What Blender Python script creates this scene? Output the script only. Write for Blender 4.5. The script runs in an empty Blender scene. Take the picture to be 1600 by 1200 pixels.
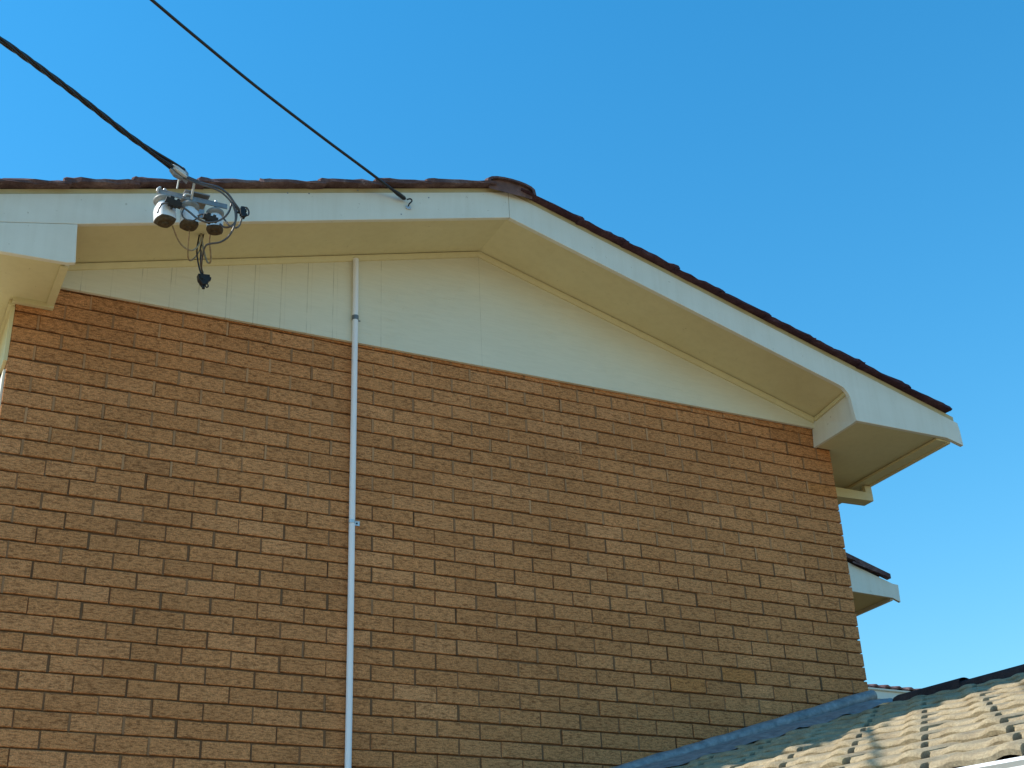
import bpy, math, random
from mathutils import Vector, Matrix
random.seed(7)
sc = bpy.context.scene
R = math.radians

# ------------------------------------------------------------------ camera
cam_d = bpy.data.cameras.new("camera")
cam = bpy.data.objects.new("camera", cam_d)
sc.collection.objects.link(cam)
right = Vector((0.89320615, -0.44786961, -0.03994474))
up = Vector((-0.17146149, -0.421378, 0.8905288))
back = Vector((-0.41567262, -0.78857682, -0.45316981))
M = Matrix((right, up, back)).transposed().to_4x4()
M.translation = Vector((-0.742, -6.256, 1.597))
cam.matrix_world = M
cam_d.sensor_width = 36.0
cam_d.lens = 47.0746
cam_d.clip_start = 0.05
cam_d.clip_end = 5000
sc.camera = cam

# ------------------------------------------------------------------ sky, sun, exposure
SUN_AZ = -73.0      # degrees from +Y towards +X
SUN_EL = 41.0
world = bpy.data.worlds.new("World")
sc.world = world
world.use_nodes = True
wn = world.node_tree
wn.nodes.clear()
sky = wn.nodes.new("ShaderNodeTexSky")
sky.sky_type = 'NISHITA'
sky.sun_disc = False
sky.sun_elevation = R(SUN_EL)
sky.sun_rotation = R(SUN_AZ)
sky.altitude = 50
sky.air_density = 1.9
sky.dust_density = 0.0
sky.ozone_density = 10.0
bg = wn.nodes.new("ShaderNodeBackground")
bg.inputs['Strength'].default_value = 0.122
wo = wn.nodes.new("ShaderNodeOutputWorld")
hs = wn.nodes.new('ShaderNodeHueSaturation')
hs.inputs['Saturation'].default_value = 1.22
hs.inputs['Hue'].default_value = 0.490
wn.links.new(sky.outputs[0], hs.inputs['Color'])
wn.links.new(hs.outputs[0], bg.inputs['Color'])
wn.links.new(bg.outputs[0], wo.inputs['Surface'])

sun_d = bpy.data.lights.new("sun", 'SUN')
sun_d.energy = 3.6
sun_d.angle = R(0.5)
sun_d.color = (1.0, 0.93, 0.82)
sun = bpy.data.objects.new("sun", sun_d)
sc.collection.objects.link(sun)
sdir = Vector((math.sin(R(SUN_AZ)) * math.cos(R(SUN_EL)), math.cos(R(SUN_AZ)) * math.cos(R(SUN_EL)), math.sin(R(SUN_EL))))
sun.rotation_euler = sdir.to_track_quat('Z', 'Y').to_euler()
sun.location = (-20, 5, 30)

sc.view_settings.view_transform = 'Standard'
sc.view_settings.look = 'None'
sc.view_settings.gamma = 1.0
sc.view_settings.use_curve_mapping = False
sc.view_settings.exposure = 0.78

# ------------------------------------------------------------------ helpers
class MB:
    """collects faces and links them as ONE mesh object"""
    def __init__(s):
        s.v = []; s.f = []; s.sm = []; s.col = []
    def add(s, vs, fs, smooth=False, col=(1, 1, 1, 1)):
        b = len(s.v)
        s.v += [tuple(p) for p in vs]
        s.f += [tuple(b + i for i in f) for f in fs]
        s.sm += [smooth] * len(fs)
        s.col += (list(col) if isinstance(col, list) else [col] * len(vs))
    def box(s, a, b, col=(0.5, 0.5, 0.5, 1)):
        x0, y0, z0 = a; x1, y1, z1 = b
        s.add([(x0,y0,z0),(x1,y0,z0),(x1,y1,z0),(x0,y1,z0),(x0,y0,z1),(x1,y0,z1),(x1,y1,z1),(x0,y1,z1)],
              [(0,3,2,1),(4,5,6,7),(0,1,5,4),(1,2,6,5),(2,3,7,6),(3,0,4,7)], False, col)
    def prism(s, pts, d):
        """closed outline pts (3-D, planar) pushed along d"""
        n = len(pts); d = Vector(d)
        vs = [Vector(p) for p in pts] + [Vector(p) + d for p in pts]
        s.add(vs, [tuple(range(n)), tuple(reversed(range(n, 2*n)))] + [((i+1) % n, i, n+i, n+(i+1) % n) for i in range(n)])
    def tube(s, path, r, n=10, cap=True, smooth=True):
        P = [Vector(p) for p in path]
        rings = []
        ref = Vector((0, 0, 1))
        for i, p in enumerate(P):
            t = (P[min(i+1, len(P)-1)] - P[max(i-1, 0)]).normalized()
            if i == 0:
                a = t.cross(ref)
                if a.length < 0.2: a = t.cross(Vector((1, 0, 0)))
            else:
                a = a - t*a.dot(t)
            a.normalize(); b = t.cross(a).normalized()
            rr = r[i] if isinstance(r, (list, tuple)) else r
            rings.append([p + a*rr*math.cos(2*math.pi*k/n) + b*rr*math.sin(2*math.pi*k/n) for k in range(n)])
        vs = [q for g in rings for q in g]
        fs = []
        for i in range(len(P)-1):
            for k in range(n):
                k2 = (k+1) % n
                fs.append((i*n+k, i*n+k2, (i+1)*n+k2, (i+1)*n+k))
        s.add(vs, fs, smooth)
        if cap:
            s.add(rings[0], [tuple(range(n))]); s.add(rings[-1], [tuple(reversed(range(n)))])
    def lathe(s, c, axis, prof, n=20, smooth=True, sides=None):
        """prof: (radius, distance along axis); sides: list of the n used for a faceted ring"""
        c = Vector(c); ax = Vector(axis).normalized()
        a = ax.cross(Vector((0, 1, 0.2))).normalized(); b = ax.cross(a).normalized()
        vs = []; fs = []
        for (r, d) in prof:
            for k in range(n):
                t = 2*math.pi*k/n
                vs.append(c + ax*d + (a*math.cos(t) + b*math.sin(t))*r)
        for i in range(len(prof)-1):
            for k in range(n):
                k2 = (k+1) % n
                fs.append((i*n+k, i*n+k2, (i+1)*n+k2, (i+1)*n+k))
        s.add(vs, fs, smooth)
        s.add(vs[:n], [tuple(range(n))]); s.add(vs[-n:], [tuple(reversed(range(n)))])
    def build(s, name, mat, parent=None, colattr=False, bevel=0.0):
        me = bpy.data.meshes.new(name)
        me.from_pydata([tuple(p) for p in s.v], [], s.f)
        me.polygons.foreach_set('use_smooth', s.sm)
        if colattr:
            at = me.color_attributes.new("var", 'FLOAT_COLOR', 'POINT')
            flat = [c for q in s.col for c in q]
            at.data.foreach_set('color', flat)
        me.materials.append(mat)
        me.update()
        o = bpy.data.objects.new(name, me)
        sc.collection.objects.link(o)
        if parent is not None:
            o.parent = parent
            o.matrix_parent_inverse = parent.matrix_basis.inverted()
        if bevel > 0:
            m = o.modifiers.new("bevel", 'BEVEL'); m.width = bevel; m.segments = 2; m.limit_method = 'ANGLE'
        return o

def thing(name, label, cat, loc=(0, 0, 0), group=None):
    o = bpy.data.objects.new(name, None)
    o.empty_display_size = 0.2
    sc.collection.objects.link(o)
    o.location = loc
    o['label'] = label; o['category'] = cat
    if group: o['group'] = group
    return o

def smoothpath(P, n=6):
    """Catmull-Rom through the points"""
    P = [Vector(p) for p in P]
    out = []
    for i in range(len(P)-1):
        p0 = P[max(i-1, 0)]; p1 = P[i]; p2 = P[i+1]; p3 = P[min(i+2, len(P)-1)]
        for k in range(n):
            t = k/n
            out.append(0.5*((2*p1) + (p2-p0)*t + (2*p0-5*p1+4*p2-p3)*t*t + (-p0+3*p1-3*p2+p3)*t**3))
    out.append(P[-1])
    return out

# ------------------------------------------------------------------ materials
def newmat(name):
    m = bpy.data.materials.new(name); m.use_nodes = True
    nt = m.node_tree
    return m, nt, nt.nodes['Principled BSDF']
def nd(nt, typ, **kw):
    n = nt.nodes.new(typ)
    for k, v in kw.items():
        if k in n.inputs.keys() if isinstance(k, str) else False: n.inputs[k].default_value = v
        else: setattr(n, k, v)
    return n
def coords(nt, scale=(1, 1, 1)):
    tc = nt.nodes.new('ShaderNodeTexCoord')
    mp = nt.nodes.new('ShaderNodeMapping'); mp.inputs['Scale'].default_value = scale
    nt.links.new(tc.outputs['Object'], mp.inputs['Vector'])
    return mp.outputs['Vector']
def noise(nt, vec, scale, detail=4, rough=0.55):
    n = nt.nodes.new('ShaderNodeTexNoise')
    n.inputs['Scale'].default_value = scale; n.inputs['Detail'].default_value = detail; n.inputs['Roughness'].default_value = rough
    nt.links.new(vec, n.inputs['Vector'])
    return n.outputs['Fac']
def ramp(nt, fac, stops):
    r = nt.nodes.new('ShaderNodeValToRGB')
    e = r.color_ramp.elements
    e[0].position, e[0].color = stops[0][0], (*stops[0][1], 1)
    e[1].position, e[1].color = stops[1][0], (*stops[1][1], 1)
    for p, c in stops[2:]:
        x = e.new(p); x.color = (*c, 1)
    nt.links.new(fac, r.inputs['Fac'])
    return r.outputs['Color']
def mixc(nt, fac, a, b, mode='MIX'):
    m = nt.nodes.new('ShaderNodeMix'); m.data_type = 'RGBA'; m.blend_type = mode
    for sock, val in ((m.inputs[0], fac), (m.inputs[6], a), (m.inputs[7], b)):
        if hasattr(val, 'is_output'): nt.links.new(val, sock)
        elif isinstance(val, (int, float)): sock.default_value = val
        else: sock.default_value = (*val, 1)
    return m.outputs[2]
def math_(nt, op, a, b=0.0):
    m = nt.nodes.new('ShaderNodeMath'); m.operation = op
    for sock, val in ((m.inputs[0], a), (m.inputs[1], b)):
        if hasattr(val, 'is_output'): nt.links.new(val, sock)
        else: sock.default_value = val
    return m.outputs[0]
def bump(nt, bsdf, h, strength=0.4, dist=0.004):
    b = nt.nodes.new('ShaderNodeBump'); b.inputs['Strength'].default_value = strength; b.inputs['Distance'].default_value = dist
    nt.links.new(h, b.inputs['Height']); nt.links.new(b.outputs[0], bsdf.inputs['Normal'])

def brick_material():
    m, nt, b = newmat("brick_clay")
    at = nt.nodes.new('ShaderNodeAttribute'); at.attribute_name = "var"
    sep = nt.nodes.new('ShaderNodeSeparateColor'); nt.links.new(at.outputs['Color'], sep.inputs[0])
    vec = coords(nt)
    # offset texture per brick
    off = nt.nodes.new('ShaderNodeVectorMath'); off.operation = 'MULTIPLY_ADD'
    nt.links.new(at.outputs['Color'], off.inputs[0]); off.inputs[1].default_value = (7, 11, 5); nt.links.new(vec, off.inputs[2])
    st = nt.nodes.new('ShaderNodeMapping'); st.inputs['Scale'].default_value = (0.42, 0.42, 1.6)
    nt.links.new(off.outputs[0], st.inputs['Vector'])
    n1 = noise(nt, st.outputs[0], 80, 6, 0.75)      # wire-cut streaks
    n2 = noise(nt, off.outputs[0], 170, 4, 0.7)     # grit
    n3 = noise(nt, vec, 1.3, 3, 0.5)                # broad weathering
    base = ramp(nt, sep.outputs[0], [(0.0, BR_A), (1.0, BR_B), (0.5, BR_M), (0.9, BR_C)])
    dark = ramp(nt, n1, [(0.36, (0.30, 0.25, 0.21)), (0.54, (1.10, 1.10, 1.10))])
    c = mixc(nt, 0.8, base, dark, 'MULTIPLY')
    gr = ramp(nt, n2, [(0.34, (0.55, 0.53, 0.51)), (0.66, (1.25, 1.23, 1.20))])
    c = mixc(nt, 0.8, c, gr, 'MULTIPLY')
    w = ramp(nt, n3, [(0.3, (0.91, 0.90, 0.89)), (0.7, (1.08, 1.07, 1.06))])
    c = mixc(nt, 1.0, c, w, 'MULTIPLY')
    nt.links.new(c, b.inputs['Base Color'])
    b.inputs['Roughness'].default_value = 0.92
    b.inputs['Specular IOR Level'].default_value = 0.2
    h = math_(nt, 'ADD', n1, math_(nt, 'MULTIPLY', n2, 0.35))
    bump(nt, b, h, 0.9, 0.006)
    return m
BR_A = (0.545, 0.245, 0.098); BR_M = (0.625, 0.282, 0.112); BR_B = (0.63, 0.262, 0.086); BR_C = (0.70, 0.330, 0.142)

def noisy(name, c0, c1, scale=6, rough=0.7, bscale=60, bstr=0.15, bdist=0.002, stretch=(1, 1, 1), spec=0.4, metal=0.0, detail=5):
    m, nt, b = newmat(name)
    v = coords(nt, stretch)
    f = noise(nt, v, scale, detail, 0.6)
    c = ramp(nt, f, [(0.3, c0), (0.7, c1)])
    nt.links.new(c, b.inputs['Base Color'])
    b.inputs['Roughness'].default_value = rough
    b.inputs['Specular IOR Level'].default_value = spec
    b.inputs['Metallic'].default_value = metal
    if bstr > 0:
        bump(nt, b, noise(nt, v, bscale, 4, 0.6), bstr, bdist)
    return m

M_brick = brick_material()
M_mortar = noisy("mortar", (0.40, 0.195, 0.085), (0.62, 0.33, 0.165), 7, 0.95, 200, 0.5, 0.003)
_nt = M_mortar.node_tree; _b = _nt.nodes['Principled BSDF']; _src = _b.inputs['Base Color'].links[0].from_socket
_at = _nt.nodes.new('ShaderNodeAttribute'); _at.attribute_name = "var"
_nt.links.new(mixc(_nt, 1.0, _src, _at.outputs['Color'], 'MULTIPLY'), _b.inputs['Base Color'])
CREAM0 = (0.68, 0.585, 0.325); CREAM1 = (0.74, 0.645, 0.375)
M_trim = noisy("cream_trim_paint", (0.74, 0.70, 0.585), (0.79, 0.75, 0.635), 3.0, 0.5, 45, 0.08, 0.0015, (1, 1, 2.5))
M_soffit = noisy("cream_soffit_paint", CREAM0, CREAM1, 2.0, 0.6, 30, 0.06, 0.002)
M_verge_bed = noisy("verge_bedding_strip", (0.50, 0.40, 0.20), (0.60, 0.49, 0.27), 8, 0.7, 60, 0.3, 0.002)

def weathered_trim(m):
    nt = m.node_tree; b = nt.nodes['Principled BSDF']; src = b.inputs['Base Color'].links[0].from_socket
    run = noise(nt, coords(nt, (14, 14, 1.2)), 1.6, 4, 0.6)
    spk = noise(nt, coords(nt), 38, 3, 0.6)
    c = mixc(nt, 0.9, src, ramp(nt, run, [(0.28, (0.945, 0.935, 0.915)), (0.58, (1, 1, 1))]), 'MULTIPLY')
    c = mixc(nt, 0.8, c, ramp(nt, spk, [(0.24, (0.62, 0.58, 0.50)), (0.31, (1, 1, 1))]), 'MULTIPLY')
    nt.links.new(c, b.inputs['Base Color'])
weathered_trim(M_trim); weathered_trim(M_soffit)

def board_material():
    m, nt, b = newmat("cream_weatherboard_paint")
    v = coords(nt)
    f = noise(nt, v, 1.8, 4, 0.6)
    c = ramp(nt, f, [(0.3, (0.73, 0.68, 0.52)), (0.7, (0.77, 0.72, 0.56))])
    # faint brushed grain running along the sheet
    v2 = coords(nt, (3.0, 1, 26.0))
    g = noise(nt, v2, 2.2, 5, 0.7)
    gm = ramp(nt, g, [(0.35, (0.93, 0.93, 0.92)), (0.62, (1.0, 1.0, 1.0))])
    c = mixc(nt, 0.8, c, gm, 'MULTIPLY')
    # open joints between the sheets: narrow boards at the left, wide sheets at the right
    sx = nt.nodes.new('ShaderNodeSeparateXYZ'); nt.links.new(v, sx.inputs[0])
    x = sx.outputs[0]
    def near(val, centre, half): return math_(nt, 'LESS_THAN', math_(nt, 'ABSOLUTE', math_(nt, 'SUBTRACT', val, centre)), half)
    md = math_(nt, 'FLOORED_MODULO', math_(nt, 'ADD', x, 0.02), 0.152)
    left = math_(nt, 'LESS_THAN', x, 1.45)
    l1 = math_(nt, 'MULTIPLY', near(md, 0.076, 0.0022), left)
    l2 = math_(nt, 'MULTIPLY', math_(nt, 'MULTIPLY', near(md, 0.100, 0.0012), left), 0.5)
    ln = math_(nt, 'MAXIMUM', math_(nt, 'MAXIMUM', l1, l2), math_(nt, 'MAXIMUM', near(x, 1.715, 0.0016), near(x, 2.352, 0.0011)))
    pn = noise(nt, coords(nt, (0.6, 1, 5)), 1.4, 2, 0.5)
    ln = math_(nt, 'MULTIPLY', ln, ramp(nt, pn, [(0.38, (0.15, 0.15, 0.15)), (0.58, (0.9, 0.9, 0.9))]))
    c = mixc(nt, ln, c, (0.46, 0.42, 0.30))
    nt.links.new(c, b.inputs['Base Color'])
    b.inputs['Roughness'].default_value = 0.55
    strokes = noise(nt, coords(nt, (7.0, 1, 34.0)), 1.5, 3, 0.6)
    msk = ramp(nt, noise(nt, v, 2.6, 3, 0.5), [(0.46, (0, 0, 0)), (0.62, (1, 1, 1))])
    sk = math_(nt, 'MULTIPLY', ramp(nt, strokes, [(0.56, (0, 0, 0)), (0.66, (1, 1, 1))]), msk)
    bump(nt, b, math_(nt, 'ADD', math_(nt, 'SUBTRACT', math_(nt, 'MULTIPLY', g, 0.6), ln), sk), 0.45, 0.004)
    return m
M_board = board_material()

def tile_material(name, dark, mid, light, lichen=None, amt=0.0):
    m, nt, b = newmat(name)
    v = coords(nt)
    f = noise(nt, v, 7.0, 9, 0.72)
    c = ramp(nt, f, [(0.30, dark), (0.72, light), (0.5, mid)])
    g = noise(nt, v, 130, 4, 0.7)
    gm = ramp(nt, g, [(0.32, (0.62, 0.61, 0.60)), (0.68, (1.18, 1.17, 1.15))])
    c = mixc(nt, 0.8, c, gm, 'MULTIPLY')
    if lichen:
        l = noise(nt, v, 9, 6, 0.75)
        lf = ramp(nt, l, [(0.60, (0, 0, 0)), (0.68, (1, 1, 1))])
        lf2 = math_(nt, 'MULTIPLY', lf, amt)
        c = mixc(nt, lf2, c, lichen)
    if lichen and amt < 0.45:      # shade of the side-lap gaps, painted in by vertex colour
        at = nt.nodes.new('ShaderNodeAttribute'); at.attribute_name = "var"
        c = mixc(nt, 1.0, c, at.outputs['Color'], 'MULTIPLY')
    nt.links.new(c, b.inputs['Base Color'])
    b.inputs['Roughness'].default_value = 0.9
    b.inputs['Specular IOR Level'].default_value = 0.10
    bump(nt, b, math_(nt, 'ADD', g, f), 0.7, 0.005)
    return m
M_tile_red = tile_material("dark_red_roof_tile", (0.070, 0.042, 0.044), (0.135, 0.082, 0.080), (0.28, 0.185, 0.168), (0.42, 0.32, 0.28), 0.5)
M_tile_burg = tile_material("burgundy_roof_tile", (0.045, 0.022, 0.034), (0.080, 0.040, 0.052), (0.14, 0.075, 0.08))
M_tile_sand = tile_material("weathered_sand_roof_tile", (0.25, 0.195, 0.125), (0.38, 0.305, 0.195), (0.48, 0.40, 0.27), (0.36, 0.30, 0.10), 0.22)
M_cap_dark = tile_material("dark_ridge_cap", (0.03, 0.022, 0.024), (0.055, 0.036, 0.036), (0.10, 0.065, 0.06))
M_bed = noisy("ridge_bedding_mortar", (0.09, 0.05, 0.045), (0.24, 0.135, 0.115), 14, 0.95, 90, 0.6, 0.005)
M_galv = noisy("galvanised_flashing", (0.15, 0.17, 0.185), (0.33, 0.35, 0.36), 22, 0.55, 60, 0.6, 0.005, spec=0.4, metal=0.25)
M_pvc = noisy("white_pvc", (0.83, 0.82, 0.84), (0.88, 0.87, 0.88), 5, 0.4, 40, 0.03, 0.001)
M_clamp = noisy("grey_clip_metal", (0.16, 0.17, 0.18), (0.24, 0.25, 0.26), 40, 0.45, 120, 0.1, 0.001, metal=0.6)
M_zinc = noisy("pale_galvanised_clip", (0.5, 0.52, 0.54), (0.62, 0.64, 0.66), 40, 0.4, 120, 0.1, 0.001, metal=0.7)
M_steel = noisy("galvanised_bracket_steel", (0.24, 0.25, 0.26), (0.36, 0.37, 0.38), 30, 0.5, 100, 0.15, 0.001, metal=0.6)
M_bolt = noisy("pale_bolt_steel", (0.55, 0.54, 0.52), (0.68, 0.67, 0.64), 60, 0.45, 160, 0.1, 0.0008, metal=0.3)
M_porc = noisy("white_porcelain", (0.80, 0.80, 0.80), (0.88, 0.88, 0.87), 18, 0.22, 30, 0.04, 0.001, spec=0.6)
M_porc_bottom = noisy("brown_fuse_base", (0.045, 0.030, 0.016), (0.11, 0.075, 0.04), 60, 0.7, 120, 0.4, 0.002)
M_cap_grey = noisy("grey_porcelain_cap", (0.20, 0.205, 0.20), (0.36, 0.36, 0.35), 20, 0.45, 60, 0.1, 0.001)
M_black = noisy("black_cable_sheath", (0.010, 0.010, 0.012), (0.020, 0.019, 0.020), 40, 0.38, 90, 0.1, 0.001)
M_tail = noisy("faded_grey_cable_sheath", (0.05, 0.043, 0.040), (0.12, 0.10, 0.09), 30, 0.35, 90, 0.1, 0.001, spec=0.6)
M_connector = noisy("black_connector_plastic", (0.008, 0.008, 0.009), (0.022, 0.02, 0.019), 50, 0.5, 120, 0.3, 0.002)
M_white = noisy("white_gutter_paint", (0.76, 0.77, 0.77), (0.82, 0.82, 0.82), 4, 0.4, 30, 0.03, 0.001)
M_oldwire = noisy("old_tan_wire", (0.22, 0.155, 0.085), (0.48, 0.38, 0.24), 50, 0.6, 100, 0.2, 0.001)
M_glass, _nt, _b = newmat("window_glass")
_b.inputs['Base Color'].default_value = (0.03, 0.035, 0.04, 1); _b.inputs['Roughness'].default_value = 0.05
M_frame = noisy("white_window_frame", (0.66, 0.67, 0.66), (0.74, 0.75, 0.74), 6, 0.45, 40, 0.03, 0.001)
M_dark = noisy("dark_gap_shade_and_screw", (0.010, 0.010, 0.012), (0.02, 0.02, 0.022), 10, 0.7, 60, 0.1, 0.001)
M_rearwall = noisy("rear_wall_brick", (0.30, 0.155, 0.065), (0.40, 0.205, 0.085), 12, 0.95, 90, 0.5, 0.004)

def ground_material():
    m, nt, b = newmat("dry_yard_ground")
    v = coords(nt)
    f = noise(nt, v, 0.35, 8, 0.6)
    c = ramp(nt, f, [(0.35, (0.15, 0.105, 0.045)), (0.65, (0.21, 0.15, 0.07))])
    g = noise(nt, v, 30, 5, 0.7)
    c = mixc(nt, 0.7, c, ramp(nt, g, [(0.3, (0.6, 0.6, 0.6)), (0.7, (1.2, 1.2, 1.2))]), 'MULTIPLY')
    nt.links.new(c, b.inputs['Base Color']); b.inputs['Roughness'].default_value = 0.95
    bump(nt, b, g, 0.6, 0.02)
    return m

# ------------------------------------------------------------------ ground
g = MB(); S = 2500
g.add([(-S, -S, 0), (S, -S, 0), (S, S, 0), (-S, S, 0)], [(0, 1, 2, 3)])
ground = g.build("ground", ground_material()); ground['kind'] = 'structure'

dv = MB(); dv.add([(-7.0, -14, 0.004), (-0.45, -14, 0.004), (-0.45, 14, 0.004), (-7.0, 14, 0.004)], [(0, 1, 2, 3)])  # unseen warm strip, added to bounce sunlight up to the left eave
bounce = dv.build("bounce_strip", noisy("warm_bounce_surface", (0.34, 0.275, 0.17), (0.44, 0.36, 0.23), 1.5, 0.9, 40, 0.4, 0.01)); bounce['kind'] = 'structure'

# ================================================================== MAIN HOUSE
H = 5.24                     # height of the bed joint under the gable sheet
XL, XR = -0.24, 4.92         # wall corners
YB = 9.0                     # back of the house
house = thing("brick_house", "large brown brick house with a cream gable and dark red tiled roof", "house", (2.34, 0, 0))

CO, BL = 0.086, 0.24
def brick_run(mb, mo, origin, ux, uy, length, shift, z, rnd=True):
    """one course: origin is the corner, ux along the wall, uy into the wall"""
    origin = Vector(origin); ux = Vector(ux); uy = Vector(uy)
    j = 0.0085
    a = -shift
    zc0 = z + 0.0045; zc1 = z + CO - 0.0045
    while a < length - 1e-4:
        x0 = max(a, 0.0) + (j/2 if a > 1e-4 else 0.0); x1 = min(a + BL, length) - (j/2 if a + BL < length - 1e-4 else 0.0)
        a += BL
        if x1 - x0 < 0.02: continue
        dz = random.gauss(0, 0.0011); dx = random.gauss(0, 0.0016) if rnd else 0; dy = abs(random.gauss(0, 0.0022))
        tilt = random.gauss(0, 0.0012)
        q0 = x0 + (dx if x0 > 0.001 else 0); q1 = x1 + (dx if x1 < length - 0.001 else 0)
        e = 0.0028
        col = (min(max(random.gauss(0.5, 0.17), 0), 1), random.random(), random.random(), 1)
        def P(x, d, zz): return origin + ux*x + uy*d + Vector((0, 0, zz))
        za, zb = zc0 + dz, zc1 + dz
        vs = [P(q0+e, dy, za+e-tilt), P(q1-e, dy, za+e+tilt), P(q1-e, dy, zb-e+tilt), P(q0+e, dy, zb-e-tilt),
              P(q0, dy+e, za-tilt), P(q1, dy+e, za+tilt), P(q1, dy+e, zb+tilt), P(q0, dy+e, zb-tilt),
              P(q0, 0.11, za-tilt), P(q1, 0.11, za+tilt), P(q1, 0.11, zb+tilt), P(q0, 0.11, zb-tilt)]
        fs = [(0,1,2,3),(4,5,1,0),(5,6,2,1),(6,7,3,2),(7,4,0,3),(8,9,5,4),(9,10,6,5),(10,11,7,6),(11,8,4,7)]
        mb.add(vs, fs, False, col)
        # the perpend at the right end
        if x1 < length - 0.02 and mo is not None:
            d = random.choice([0.0008, 0.0012, 0.002, 0.003] if origin.z > H - 0.95 else [0.002, 0.004, 0.007, 0.009])
            c = [P(q1-0.001, d, za-0.003), P(q1+0.0105, d, za-0.003), P(q1+0.0105, d, zb+0.002), P(q1-0.001, d, zb+0.002)]
            k = [P(q1-0.001, 0.05, za-0.003), P(q1+0.0105, 0.05, za-0.003), P(q1+0.0105, 0.05, zb+0.002), P(q1-0.001, 0.05, zb+0.002)]
            g_ = (random.uniform(0.55, 0.95) if origin.z > H - 0.95 else random.choice([0.28, 0.33, 0.4, 0.48, 0.58]))
            mo.add(c + k, [(0,1,2,3),(4,5,1,0),(3,2,6,7)], False, (g_, g_, g_*0.98, 1))

wall_b = MB(); wall_m = MB()
n0 = -1
for n in range(-2, 61):
    z = H - CO*(n+1)
    if z < 0: break
    half = 0.0 if (n % 2) else 0.12
    if n >= -1:
        brick_run(wall_b, wall_m, (XL, 0, z), (1, 0, 0), (0, 1, 0), XR-XL, half, z*0)
    # returns on the two side walls (the header of the quoin shows there)
    brick_run(wall_b, wall_m, (XL, YB, z), (0, -1, 0), (1, 0, 0), YB-0.11, half, 0) if n >= 0 else None
    brick_run(wall_b, wall_m, (XR, 0.11, z), (0, 1, 0), (-1, 0, 0), YB-0.11, half, 0) if n >= 0 else None
wall = wall_b.build("wall", M_brick, house, colattr=True)
wm = MB()
rc = 0.014
wm.add([(XL+rc, rc, 0), (XR-rc, rc, 0), (XR-rc, rc, H+0.06), (XL+rc, rc, H+0.06)], [(0, 1, 2, 3)])
wm.add([(XL+rc, YB, 0), (XL+rc, rc, 0), (XL+rc, rc, H+0.0), (XL+rc, YB, H+0.0)], [(0, 1, 2, 3)])
wm.add([(XR-rc, rc, 0), (XR-rc, YB, 0), (XR-rc, YB, H+0.0), (XR-rc, rc, H+0.0)], [(0, 1, 2, 3)])
wm.add([(XR-rc, YB, 0), (XL+rc, YB, 0), (XL+rc, YB, H+0.0), (XR-rc, YB, H+0.0)], [(0, 1, 2, 3)])
wall_m.v, base = wall_m.v, None
wall_m.add(wm.v, wm.f, False, (0.33, 0.33, 0.33, 1))
wall_m.build("mortar_joints", M_mortar, wall, colattr=True)

# ---- gable sheet with cover strips
SL = 0.283                   # tan of the roof pitch
XA = 2.347                   # ridge
def rake(x, z0): return z0 - SL*abs(x - XA)
YO = -0.46                   # face of the barge boards
zs = H + 0.805               # soffit at the ridge
gb = MB()
nseg = 1
x0, x1 = -0.05, 4.80
gb.prism([(x0, -0.022, H+0.000), (x1, -0.022, H+0.044), (x1, -0.022, rake(x1, zs)+0.01), (XA, -0.022, zs+0.01), (x0, -0.022, rake(x0, zs)+0.01)], (0, 0.020, 0))
gable = gb.build("gable_sheet", M_board, house)
# moulding along the rake
for sgn, xe in ((-1, -0.03), (1, 4.79)):
    mo = MB()
    prof = [(-0.022, -0.006), (-0.022, -0.034), (-0.034, -0.034), (-0.046, -0.020), (-0.050, -0.006)]
    A = [(XA, y, zs + d) for y, d in prof]; B = [(xe, y, rake(xe, zs) + d) for y, d in prof]
    n = len(prof)
    mo.add(A + B, [tuple(range(n)), tuple(reversed(range(n, 2*n)))] + [((i+1) % n, i, n+i, n+(i+1) % n) for i in range(n)])
    mo.build("rake_moulding", M_soffit, house)

# ---- raking soffit
so = MB()
yi = YO + 0.030
so.add([(XA, yi, zs), (XA, -0.001, zs), (-0.06, -0.001, rake(-0.06, zs)), (-0.06, yi, rake(-0.06, zs)),
        (4.86, -0.001, rake(4.86, zs)), (4.86, yi, rake(4.86, zs))], [(0, 3, 2, 1), (0, 1, 4, 5)])
so.add([(XA, yi, zs+0.006), (XA, -0.001, zs+0.006), (-0.06, -0.001, rake(-0.06, zs)+0.006), (-0.06, yi, rake(-0.06, zs)+0.006),
        (4.86, -0.001, rake(4.86, zs)+0.006), (4.86, yi, rake(4.86, zs)+0.006)], [(0, 1, 2, 3), (0, 5, 4, 1)])
soffit = so.build("raking_soffit", M_soffit, house)
# ---- barge boards
zt0, zb0 = H + 0.972, H + 0.792
XLE, XRE = -0.60, 5.645
bl = MB()
def pr(x, z): return (x, YO, z)
bl.prism([pr(XA-0.0012, zt0), pr(XLE, rake(XLE, zt0)), pr(XLE, rake(XLE, zb0)+0.03), pr(-0.045, rake(-0.045, zb0)), pr(XA-0.0012, zb0)], (0, 0.028, 0))
barge_l = bl.build("barge_board", M_trim, house, bevel=0.002)
lo = MB()
zj = lambda x: rake(x, zb0) if x > -0.05 else rake(-0.045, zb0) + (rake(XLE, zb0)+0.03 - rake(-0.045, zb0))*(-0.045-x)/(-0.045-XLE)
lo.prism([pr(XLE, zj(XLE)-0.0025), pr(XLE, H-0.135), pr(-0.078, H-0.116), pr(-0.037, H-0.106), pr(-0.046, H+0.03), pr(-0.050, zj(-0.05)-0.0025)], (0, 0.028, 0))
lo.build("barge_return", M_trim, barge_l, bevel=0.002)
br = MB()
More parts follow.
